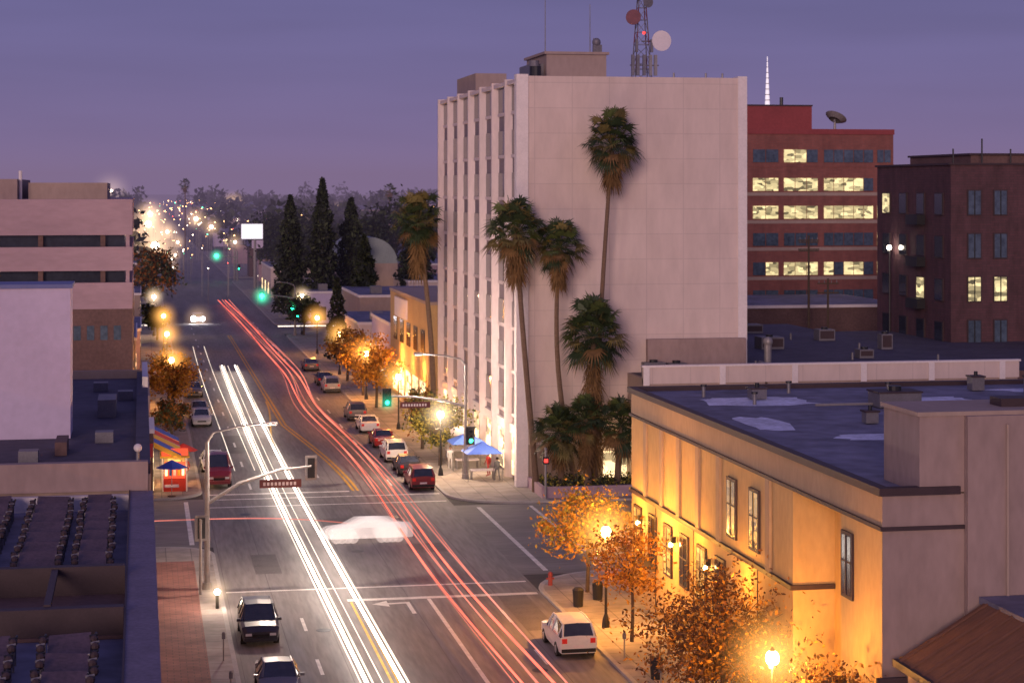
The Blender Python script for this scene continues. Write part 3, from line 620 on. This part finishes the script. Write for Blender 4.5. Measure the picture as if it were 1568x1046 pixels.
def lamp(x,y,h,power,white=False,col=None):
    b=MB(); b.cyl((x,y,.13),(x,y,.55),.22,.17,lampblk,10); b.cyl((x,y,.55),(x,y,.8),.17,.08,lampblk,10); b.cyl((x,y,.8),(x,y,h-.35),.075,.055,lampblk,10)
    b.cyl((x,y,h-.35),(x,y,h-.22),.16,.16,lampblk,10); b.sph((x,y,h),.26,globeW if white else globeE,12,8,1.15); b.cyl((x,y,h+.27),(x,y,h+.42),.12,.02,lampblk,8)
    b.cyl((x-.45,y,h-1.1),(x+.45,y,h-1.1),.03,.03,lampblk,6)
    o=b.obj('street_lamp'); c=col or ((1,.62,.32) if white else (1,.40,.07))
    point('lamp_light',(x-.2,y-.2,h-.25),power,c,.2,o); glow_ball((x,y,h),2.6 if not white else 2.2,glow_w if white else glow_o,o)
lamp(22.9,95.5,4.9,2800); lamp(22.7,68.6,4.9,2400); lamp(22.6,148.5,4.8,1500,True); lamp(23.2,178,4.9,1500); lamp(23.2,204,4.9,1800); lamp(23.2,232,4.9,1200); lamp(23.2,262,4.9,1000)
lamp(3.1,201,4.8,1900); lamp(3.1,236,4.9,1200); lamp(3.1,270,4.9,900); lamp(24,297,6,1600,True); lamp(2.0,298,6,1200,True); lamp(34,298,6,1200,True)  # white lamps at the far cross street are added to brighten its paving
b=MB(); b.cyl((3.95,103.5,.13),(3.95,103.5,.9),.09,.09,lampblk,10); b.sph((3.95,103.5,1.0),.16,globeW,10,6); ob=b.obj('bollard_light'); point('bollard_lamp',(3.95,103.3,1.35),170,(1,.75,.6),.15,ob); glow_ball((3.95,103.5,1.0),1.2,glow_w,ob)
# ---------------------------------------------------------------- traffic signals
def sighead(b,x,y,z,face,lit):
    b.box(x-.2,x+.2,y-.13,y+.13,z-.55,z+.55,lampblk); b.box(x-.33,x+.33,y+face*(-.02)-.015,y+face*(-.02)+.015,z-.68,z+.68,galv if face>0 else lampblk)
    for k,mt in enumerate((redE if lit=='r' else glassd,glassd,greenE if lit=='g' else glassd)):
        zz=z+.35-.35*k; b.cyl((x,y+face*.13,zz),(x,y+face*.16,zz),.15,.15,mt,12)
        b.cyl((x,y+face*.13,zz),(x,y+face*.36,zz),.165,.165,lampblk,10,False)
glow_g=glowmat('signal_glow_green',(.05,1,.5),1.2)
redsign=M('street_sign_brown',(.16,.05,.05),.5,.1,2)
luE=E('luminaire_lens',(1,.85,.7),10)  # lens glow goes with the light added to the mast luminaires
def mast(x,y,h,armz,armdx,armrise,lumdx,face,name='traffic_signal',lit='g',sign=0,lum=0):
    b=MB(); b.cyl((x,y,.13),(x,y,.5),.3,.26,galv,10); b.cyl((x,y,.5),(x,y,h-.8),.17,.11,galv,10)
    pts=[(x,y,h-.8),(x+lumdx*.1,y,h-.3),(x+lumdx*.5,y,h),(x+lumdx,y,h+.15)]; b.tube(pts,[.08,.07,.06,.05],galv,8)
    b.box(x+lumdx-.35,x+lumdx+.35,y-.15,y+.15,h+.05,h+.22,galv); b.box(x+lumdx-.25,x+lumdx+.25,y-.1,y+.1,h+.03,h+.049,luE if lum else glassd)
    pts=[(x,y,armz),(x+armdx*.3,y,armz+armrise*.55),(x+armdx*.7,y,armz+armrise*.92),(x+armdx,y,armz+armrise)]; b.tube(pts,[.11,.095,.08,.06],galv,8)
    sighead(b,x+armdx,y+face*.15,armz+armrise-.1,face,lit); sighead(b,x-.35*np.sign(armdx),y+face*.2,3.4,face,lit)
    if sign: 
        xa=x+armdx*sign; xb=xa+2.3*np.sign(armdx); b.box(min(xa,xb),max(xa,xb),y-.04,y+.04,armz+armrise*.8-.75,armz+armrise*.8-.3,redsign)
        for q in range(9): b.box(min(xa,xb)+.2+q*.21,min(xa,xb)+.33+q*.21,y-.05,y-.041,armz+armrise*.8-.62,armz+armrise*.8-.44,whitet)
    o=b.obj(name)
    if lum: point('added_luminaire_light',(x+lumdx,y,h-.15),lum,(1,.78,.62),.25,o)  # light added under the mast luminaire to brighten the road
    if face<0 and lit=='g': glow_ball((x+armdx,y-.4,armz+armrise-.45),1.2,glow_g,o)
    return o
mast(3.6,108.7,9.0,4.8,5.7,1.9,3.5,1,sign=.5,lum=3800)
mast(24.2,146.5,9.5,5.6,-6.0,.9,-3.6,-1,sign=.45,lum=3600)
b=MB()
b.cyl((36.2,136,.13),(36.2,136,6.4),.13,.1,whitet,8); b.tube([(36.2,136,6.4),(36.0,135.9,6.9),(35.4,135.9,7.2),(34.6,135.9,7.25)],[.09,.08,.07,.06],whitet,8)
sighead(b,34.7,135.7,6.9,-1,'n'); b.obj('traffic_signal')
b=MB(); x,y=28.2,135.9; b.cyl((x,y,.13),(x,y,3.6),.09,.08,galv,8); b.box(x-.22,x+.22,y-.16,y+.12,2.6,3.1,lampblk); b.box(x-.13,x+.13,y-.18,y-.161,2.72,2.98,redE); b.sph((x,y,3.65),.12,galv); b.obj('pedestrian_signal')
b=MB(); x,y=3.2,107.2; b.cyl((x,y,.13),(x,y,4.2),.08,.07,galv,8); sighead(b,x+.05,y+.2,3.7,1,'n'); b.obj('pedestrian_signal')
for (x,y,dx) in ((22.9,296,-5),(22.9,475,-5)):
    mast(x,y,8,5.6,dx,.6,dx*.5,-1)
b=MB(); b.sph((17.9,295.6,6.1),.34,greenE,8,6); b.sph((22.5,295.6,4.2),.3,greenE,8,6); b.sph((17.9,474,6.2),.5,greenE,8,6); ob=b.obj('green_signal_lenses')
glow_ball((17.9,295,6.1),2.2,glow_g,ob); glow_ball((17.9,473,6.2),2.4,glow_g,ob)
# ---------------------------------------------------------------- cars
kinds={
'suv':[(-2.3,.80,.84,.80,.72),(-2.27,1.02,1.08,.88,.76),(-1.95,1.06,1.60,.91,.67),(-.6,1.05,1.70,.92,.67),(.25,1.04,1.66,.92,.66),(1.05,1.0,1.06,.92,.76),(2.0,.9,.96,.9,.74),(2.3,.62,.72,.8,.66)],
'sedan':[(-2.35,.70,.74,.76,.68),(-2.28,.93,.97,.86,.74),(-1.65,.96,1.02,.89,.74),(-.95,.96,1.40,.9,.62),(.15,.95,1.44,.9,.62),(1.0,.93,.98,.9,.74),(1.95,.82,.87,.87,.72),(2.3,.58,.66,.78,.62)]}
def car(name,x,y,rot,paint,kind='suv',dark=None,copies=(0,),allmat=None):
    b=MB(); S=kinds[kind]; rb,tl,wt_,hm,ch=(rubber,tailE,whitet,headM,chrome) if not allmat else (allmat,)*5
    for off in copies:
        rows=[]
        v0=len(b.v)
        for (yy,zb,zr,hw,hr) in S:
            rows.append([(-hw*.92,yy,.28),(-hw,yy,.55),(-hw,yy,zb),(-hr,yy,zr),(0,yy,zr+.03),(hr,yy,zr),(hw,yy,zb),(hw,yy,.55),(hw*.92,yy,.28)])
        gl=dark or glassd
        for i in range(len(rows)-1):
            h0=S[i][2]-S[i][1]; h1=S[i+1][2]-S[i+1][1]; dz=abs(S[i+1][2]-S[i][2])
            for j in range(8):
                mt=paint
                if j in(2,5) and max(h0,h1)>.3: mt=gl
                if j in(3,4) and dz>.3: mt=gl
                b.add([rows[i][j],rows[i+1][j],rows[i+1][j+1],rows[i][j+1]],[(0,1,2,3)],mt)
            b.add([rows[i][0],rows[i][8],rows[i+1][8],rows[i+1][0]],[(0,1,2,3)],rb)
        for r_ in(rows[0],rows[-1]): b.add(r_,[tuple(range(9))],paint)
        if not allmat:
            for i in range(1,len(S)-1):
                if S[i][2]-S[i][1]>.3:
                    for s in(-1,1): b.cyl((s*S[i][3],S[i][0],S[i][1]),(s*S[i][4],S[i][0],S[i][2]),.045,.04,paint,5)
            for i in range(len(S)-1):
                if max(S[i][2]-S[i][1],S[i+1][2]-S[i+1][1])>.3:
                    for s in(-1,1): b.cyl((s*S[i][4],S[i][0],S[i][2]),(s*S[i+1][4],S[i+1][0],S[i+1][2]),.05,.05,paint,5)
        for yy in(-1.4,1.42):
            for s in(-1,1):
                b.cyl((s*.66,yy,.34),(s*.925,yy,.34),.34,.34,rb,16)
                if not allmat: b.cyl((s*.926,yy,.34),(s*.94,yy,.34),.2,.18,ch,10)
        yr=S[0][0]; yf=S[-1][0]; hz=.86 if kind=='suv' else .78
        if not allmat:
            for s in(-1,1):
                b.box(s*.68-.12,s*.68+.12,yr-.03,yr+.06,hz-.1,hz+.12,tl); b.box(s*.58-.15,s*.58+.15,yf-.06,yf+.02,.56,.68,hm)
                b.box(s*1.0-.09,s*1.0+.09,.72,.9,.98,1.1,paint)
            b.box(-.26,.26,yr-.02,yr+.01,.55,.67,wt_); b.box(-.82,.82,yr-.07,yr+.02,.34,.5,rb if kind=='suv' else paint); b.box(-.8,.8,yf-.02,yf+.07,.32,.46,paint); b.box(-.4,.4,yf,yf+.03,.5,.62,rb)
        for q in range(v0,len(b.v)): p=b.v[q]; b.v[q]=(p[0],p[1]+off,p[2])
    return b.obj(name,loc=(x,y,0),rot=rot)
def paint(n,c,r=.3): return M(n,c,r,.08,1,spec=.6)
pw=paint('paint_white',(.7,.68,.66)); pb=paint('paint_black',(.03,.028,.035)); pr=paint('paint_red',(.35,.02,.02)); ps=paint('paint_silver',(.35,.35,.37)); pg=paint('paint_grey',(.12,.12,.14)); pdr=paint('paint_dark_red',(.2,.02,.03))
car('parked_car',20.2,92.0,0,pw,'suv'); car('parked_car',5.7,97.2,math.pi,pb,'suv'); car('parked_car',5.9,86.0,math.pi,pg,'sedan')
for x,y,p,k in((20.3,144,pdr,'suv'),(20.4,151.5,pb,'sedan'),(20.3,159,pw,'suv'),(20.4,168,pr,'sedan'),(20.4,178.5,pw,'sedan'),(20.3,188,pg,'suv'),(20.4,214,ps,'suv'),(20.4,222,pb,'sedan'),(20.4,240,pg,'sedan')): car('parked_car',x,y,0,p,k)
car('parked_van',5.7,148,math.pi,pdr,'suv').scale=(1,1.1,1.35); car('parked_car',5.6,156,math.pi,pw,'sedan')
for y,p in((186,pw),(193,ps),(212,pg),(225,pb)): car('parked_car',5.6,y,math.pi,p,'sedan')
ghost=bpy.data.materials.new('motion_blur_glow_paint'); ghost.use_nodes=True; nt=ghost.node_tree; bs=nt.nodes['Principled BSDF']; bs.inputs['Base Color'].default_value=(.9,.85,.82,1); bs.inputs['Alpha'].default_value=.2; bs.inputs['Emission Color'].default_value=(1,.84,.78,1); bs.inputs['Emission Strength'].default_value=.65; bs.inputs['Roughness'].default_value=1; bs.inputs['Specular IOR Level'].default_value=0  # emission put into the paint to whiten the blurred copies
car('moving_car',13.9,122.6,math.pi/2,ghost,'sedan',dark=ghost,copies=(-.55,-.2,.15,.5),allmat=ghost)
# ---------------------------------------------------------------- light trails
wt=TRANS('headlight_trail',(1,.86,.76),9,.85); wt2=TRANS('headlight_trail_soft',(1,.82,.66),3.0,.35); rt=TRANS('taillight_trail',(1,.14,.09),2.6,.55); rt2=TRANS('taillight_trail_soft',(1,.25,.18),1.6,.3)
def trail(pts,r,mat,name):
    cu=bpy.data.curves.new(name,'CURVE'); cu.dimensions='3D'; cu.bevel_depth=r; cu.bevel_resolution=1; cu.resolution_u=6
    s=cu.splines.new('NURBS'); s.points.add(len(pts)-1); s.order_u=4; s.use_endpoint_u=True
    for i,p in enumerate(pts): s.points[i].co=(*p,1)
    cu.materials.append(mat); o=bpy.data.objects.new(name,cu); COL.objects.link(o)
ys=[45,70,90,110,130,150,175,200,240]
for dx,r,mt in((0,.09,wt),(1.55,.09,wt),(.26,.05,wt2),(1.82,.06,wt2),(-.26,.04,wt2),(.7,.03,wt2)):
    trail([(9.5+dx+.25*math.sin(y*.03+dx*.1),y,.68) for y in ys],r,mt,'headlight_trail')
for dx in(0,1.5): trail([(6.9+dx+.15*math.sin(y*.05),y,.7) for y in (150,170,200,235,270)],.03,wt2,'headlight_trail')
yr=[50,70,88,104,120,138,155,172,190,208,225,250,280,320,380]
xr=[17.9,17.8,17.5,17.2,17.3,17.6,17.6,17.2,16.6,17.3,18.0,17.6,17.2,16.8,16.2]
for dx,r,mt,o in((0,.065,rt,0),(-1.3,.055,rt,.4),(.22,.045,rt2,3),(-1.05,.04,rt2,3),(-.6,.03,rt2,1),(.45,.03,rt2,2),(-1.75,.025,rt2,2)):
    trail([(x+dx+.24*math.sin(y*.045+o),y,.82+.05*o) for x,y in zip(xr,yr)],r,mt,'taillight_trail')
trail([(-10,127,.8),(0,127.5,.8),(8,128.5,.8),(12,125.5,.8),(14,123.5,.8)],.04,rt2,'taillight_trail')
b=MB(); hw=E('oncoming_headlamp',(1,.95,1),30); b.sph((8.6,326,.8),.45,hw,8,6); b.sph((10.1,326,.8),.35,hw,8,6); b.box(8.2,10.4,326.4,330.5,.3,1.1,pg); b.box(8.4,10.2,327,329.5,1.1,1.6,glassd); ob=b.obj('distant_oncoming_car'); glow_ball((9.3,325.5,.9),3.4,glow_f,ob)
for x0,x1,y in((21,40,306),(4,-12,312)): trail([(x0,y,.8),((x0+x1)/2,y,.8),(x1,y,.8)],.09,wt2,'headlight_trail')
# ---------------------------------------------------------------- sidewalk stalls, people
def canopy(x,y,mat):
    b=MB()
    for sx in(-1.3,1.3):
        for sy in(-1.3,1.3): b.cyl((x+sx,y+sy,.13),(x+sx,y+sy,2.2),.03,.03,galv,6)
    b.add([(x-1.4,y-1.4,2.2),(x+1.4,y-1.4,2.2),(x+1.4,y+1.4,2.2),(x-1.4,y+1.4,2.2),(x,y,3.0)],[(0,1,4),(1,2,4),(2,3,4),(3,0,4)],mat)
    b.box(x-.9,x+.9,y-.4,y+.4,.8,.9,whitet); b.box(x-.85,x-.8,y-.35,y+.35,.13,.8,galv); b.box(x+.8,x+.85,y-.35,y+.35,.13,.8,galv); b.obj('market_canopy')
cb=M('canopy_blue',(.10,.20,.7),.6,.1,1)
canopy(25.4,146.0,cb); canopy(25.2,151.8,cb); canopy(25.3,157.5,whitet)
skin=M('skin',(.35,.2,.14),.6,.1,3); hairm=M('hair',(.03,.02,.015),.7,.1,3)
def person(x,y,rot,shirt,pants,st=.18):
    e=bpy.data.objects.new('person',None); COL.objects.link(e); e.location=(x,y,.13); e.rotation_euler[2]=rot
    V=[(0,0,.95),(0,0,1.15),(0,0,1.4),(0,0,1.5),(-.1,0,.9),(-.11,st,.5),(-.11,st*.9-.05,.06),(-.11,st+.14,.04),(.1,0,.9),(.11,-st*.6,.5),(.11,-st*1.3,.07),(.11,-st*1.3+.18,.04),
       (-.19,0,1.4),(-.25,-.05,1.12),(-.24,.1,.88),(.19,0,1.4),(.25,.05,1.12),(.24,.2,.9)]
    Ed=[(0,1),(1,2),(2,3),(0,4),(4,5),(5,6),(6,7),(0,8),(8,9),(9,10),(10,11),(2,12),(12,13),(13,14),(2,15),(15,16),(16,17)]
    Rr=[.15,.14,.15,.06,.10,.065,.045,.04,.10,.065,.045,.04,.07,.045,.035,.07,.045,.035]
    me=bpy.data.meshes.new('body'); me.from_pydata(V,Ed,[]); o=bpy.data.objects.new('body',me); COL.objects.link(o); o.parent=e
    o.modifiers.new('skin','SKIN')
    for i,r in enumerate(Rr): me.skin_vertices[0].data[i].radius=(r,r*.8)
    me.skin_vertices[0].data[0].use_root=True
    o.modifiers.new('sub','SUBSURF').levels=1
    me.materials.append(shirt)
    b=MB(); b.sph((0,.01,1.62),.105,skin,10,8,1.2); b.sph((0,-.02,1.67),.108,hairm,10,8,1.0); b.sph((0,.115,1.61),.02,skin,6,4); b.obj('head',parent=e)
    b=MB(); b.sph((-.24,.12,.82),.04,skin,6,5,1.5); b.sph((.24,.22,.84),.04,skin,6,5,1.5); b.obj('hands',parent=e)
try:
    for x,y,r,c in((26.4,145.2,.4,pg),(26.2,147.8,2,pr),(23.9,152,3,pw),(2.4,147.5,.3,pg),(3.4,149.5,2.6,pr)): person(x,y,r,c,c)
except Exception as ex: print('person',ex)
for x,y,w in((26.4,143.5,130),(26.2,150,120),(26.2,157,110),(25.9,165,110),(26,174,130)): point('storefront_light',(x-.5,y,3.3),w*1.6,(1,.66,.42),.25)
for y in(188,196,204): point('storefront_light',(25.6,y,4.5),700,(1,.42,.10),.25)
point('entrance_light',(34.6,139.4,3.0),120,(1,.65,.3),.2)
for y,w in((100.5,620),(95,620),(89.5,480),(82,480)): point('wall_light',(24.7,y,5.0),w,(1,.42,.05),.2)
point('wall_light',(25.1,73.5,4.2),800,(1,.42,.05),.2)
for x,y in((24,102),(22.6,100.5),(22.7,85)):
    b=MB(); b.cyl((x,y,.13),(x,y,1.0),.25,.3,lampblk,12); b.cyl((x,y,1.0),(x,y,1.12),.33,.2,lampblk,12); b.obj('litter_bin')
b=MB(); b.cyl((22.3,106.2,.13),(22.3,106.2,.7),.13,.12,redp,10); b.sph((22.3,106.2,.75),.14,redp,8,6); b.cyl((22.08,106.2,.5),(22.52,106.2,.5),.06,.06,redp,8); b.obj('fire_hydrant')
for x,y in((22.1,88.5),(22.1,82),(3.8,92),(3.8,84.5)):
    b=MB(); b.cyl((x,y,.13),(x,y,1.15),.035,.035,galv,6); b.box(x-.08,x+.08,y-.06,y+.06,1.15,1.4,greym); b.sph((x,y,1.4),.08,greym,8,5); b.obj('parking_meter')
# hazy veil over the far city; its light is emitted, not scattered
hm_=bpy.data.materials.new('city_haze_glow'); hm_.use_nodes=True; nt=hm_.node_tree; N=nt.nodes; L=nt.links; N.clear()
o=N.new('ShaderNodeOutputMaterial'); ab=N.new('ShaderNodeVolumeAbsorption'); em=N.new('ShaderNodeEmission'); ad=N.new('ShaderNodeAddShader')
K=.00055; ab.inputs['Color'].default_value=(0,0,0,1); ab.inputs['Density'].default_value=K; em.inputs[0].default_value=(.21,.145,.25,1); em.inputs[1].default_value=K
L.new(ab.outputs[0],ad.inputs[0]); L.new(em.outputs[0],ad.inputs[1]); L.new(ad.outputs[0],o.inputs['Volume'])
b=MB(); b.box(-1500,2500,310,4000,-.01,55,hm_); b.obj('city_haze_glow')
# ---------------------------------------------------------------- sun, sky, camera
d=Vector((.36,.91,-.16)).normalized()
s=bpy.data.lights.new('sun','SUN'); s.energy=1.55; s.angle=math.radians(18); s.color=(1,.69,.60)
so=bpy.data.objects.new('sun',s); so.rotation_euler=d.to_track_quat('-Z','Y').to_euler(); COL.objects.link(so)
w=bpy.data.worlds.new('World'); sc.world=w; w.use_nodes=True; nt=w.node_tree; N=nt.nodes; L=nt.links; bg=N['Background']
sky=N.new('ShaderNodeTexSky'); sky.sky_type='NISHITA'; sky.sun_disc=False; sky.sun_elevation=math.asin(.16); sky.sun_rotation=math.atan2(-.36,-.91)
tc=N.new('ShaderNodeTexCoord'); sp=N.new('ShaderNodeSeparateXYZ'); L.new(tc.outputs['Generated'],sp.inputs[0])
cr=N.new('ShaderNodeValToRGB'); L.new(sp.outputs['Z'],cr.inputs[0]); e=cr.color_ramp.elements
e[0].position=0; e[0].color=(.225,.165,.33,1); e[1].position=1; e[1].color=(.115,.105,.27,1)
for p,c in((.025,(.185,.145,.315,1)),(.06,(.155,.130,.295,1)),(.11,(.135,.120,.282,1)),(.35,(.13,.115,.275,1))):
    q=e.new(p); q.color=c
n=N.new('ShaderNodeTexNoise'); n.inputs['Scale'].default_value=5; mp=N.new('ShaderNodeMapping'); mp.inputs['Scale'].default_value=(1,1,9); L.new(tc.outputs['Generated'],mp.inputs[0]); L.new(mp.outputs[0],n.inputs[0])
mr=N.new('ShaderNodeMapRange'); mr.inputs['From Min'].default_value=.3; mr.inputs['From Max'].default_value=.7; mr.inputs['To Min'].default_value=.94; mr.inputs['To Max'].default_value=1.06; L.new(n.outputs['Fac'],mr.inputs[0])
vs=N.new('ShaderNodeVectorMath'); vs.operation='SCALE'; L.new(cr.outputs[0],vs.inputs[0]); L.new(mr.outputs[0],vs.inputs['Scale'])
v2=N.new('ShaderNodeVectorMath'); v2.operation='SCALE'; v2.inputs['Scale'].default_value=.002; L.new(sky.outputs[0],v2.inputs[0])
ad=N.new('ShaderNodeVectorMath'); ad.operation='ADD'; L.new(vs.outputs[0],ad.inputs[0]); L.new(v2.outputs[0],ad.inputs[1]); L.new(ad.outputs[0],bg.inputs[0]); bg.inputs[1].default_value=1
c=bpy.data.cameras.new('camera'); c.sensor_width=36; c.lens=68.88; c.shift_y=-.148; c.clip_end=12000; c.clip_start=1
c.dof.use_dof=True; c.dof.focus_distance=80; c.dof.aperture_fstop=1.4
co=bpy.data.objects.new('camera',c); co.location=(0,0,22); co.rotation_euler=(math.radians(90),0,-math.radians(10.74)); COL.objects.link(co); sc.camera=co
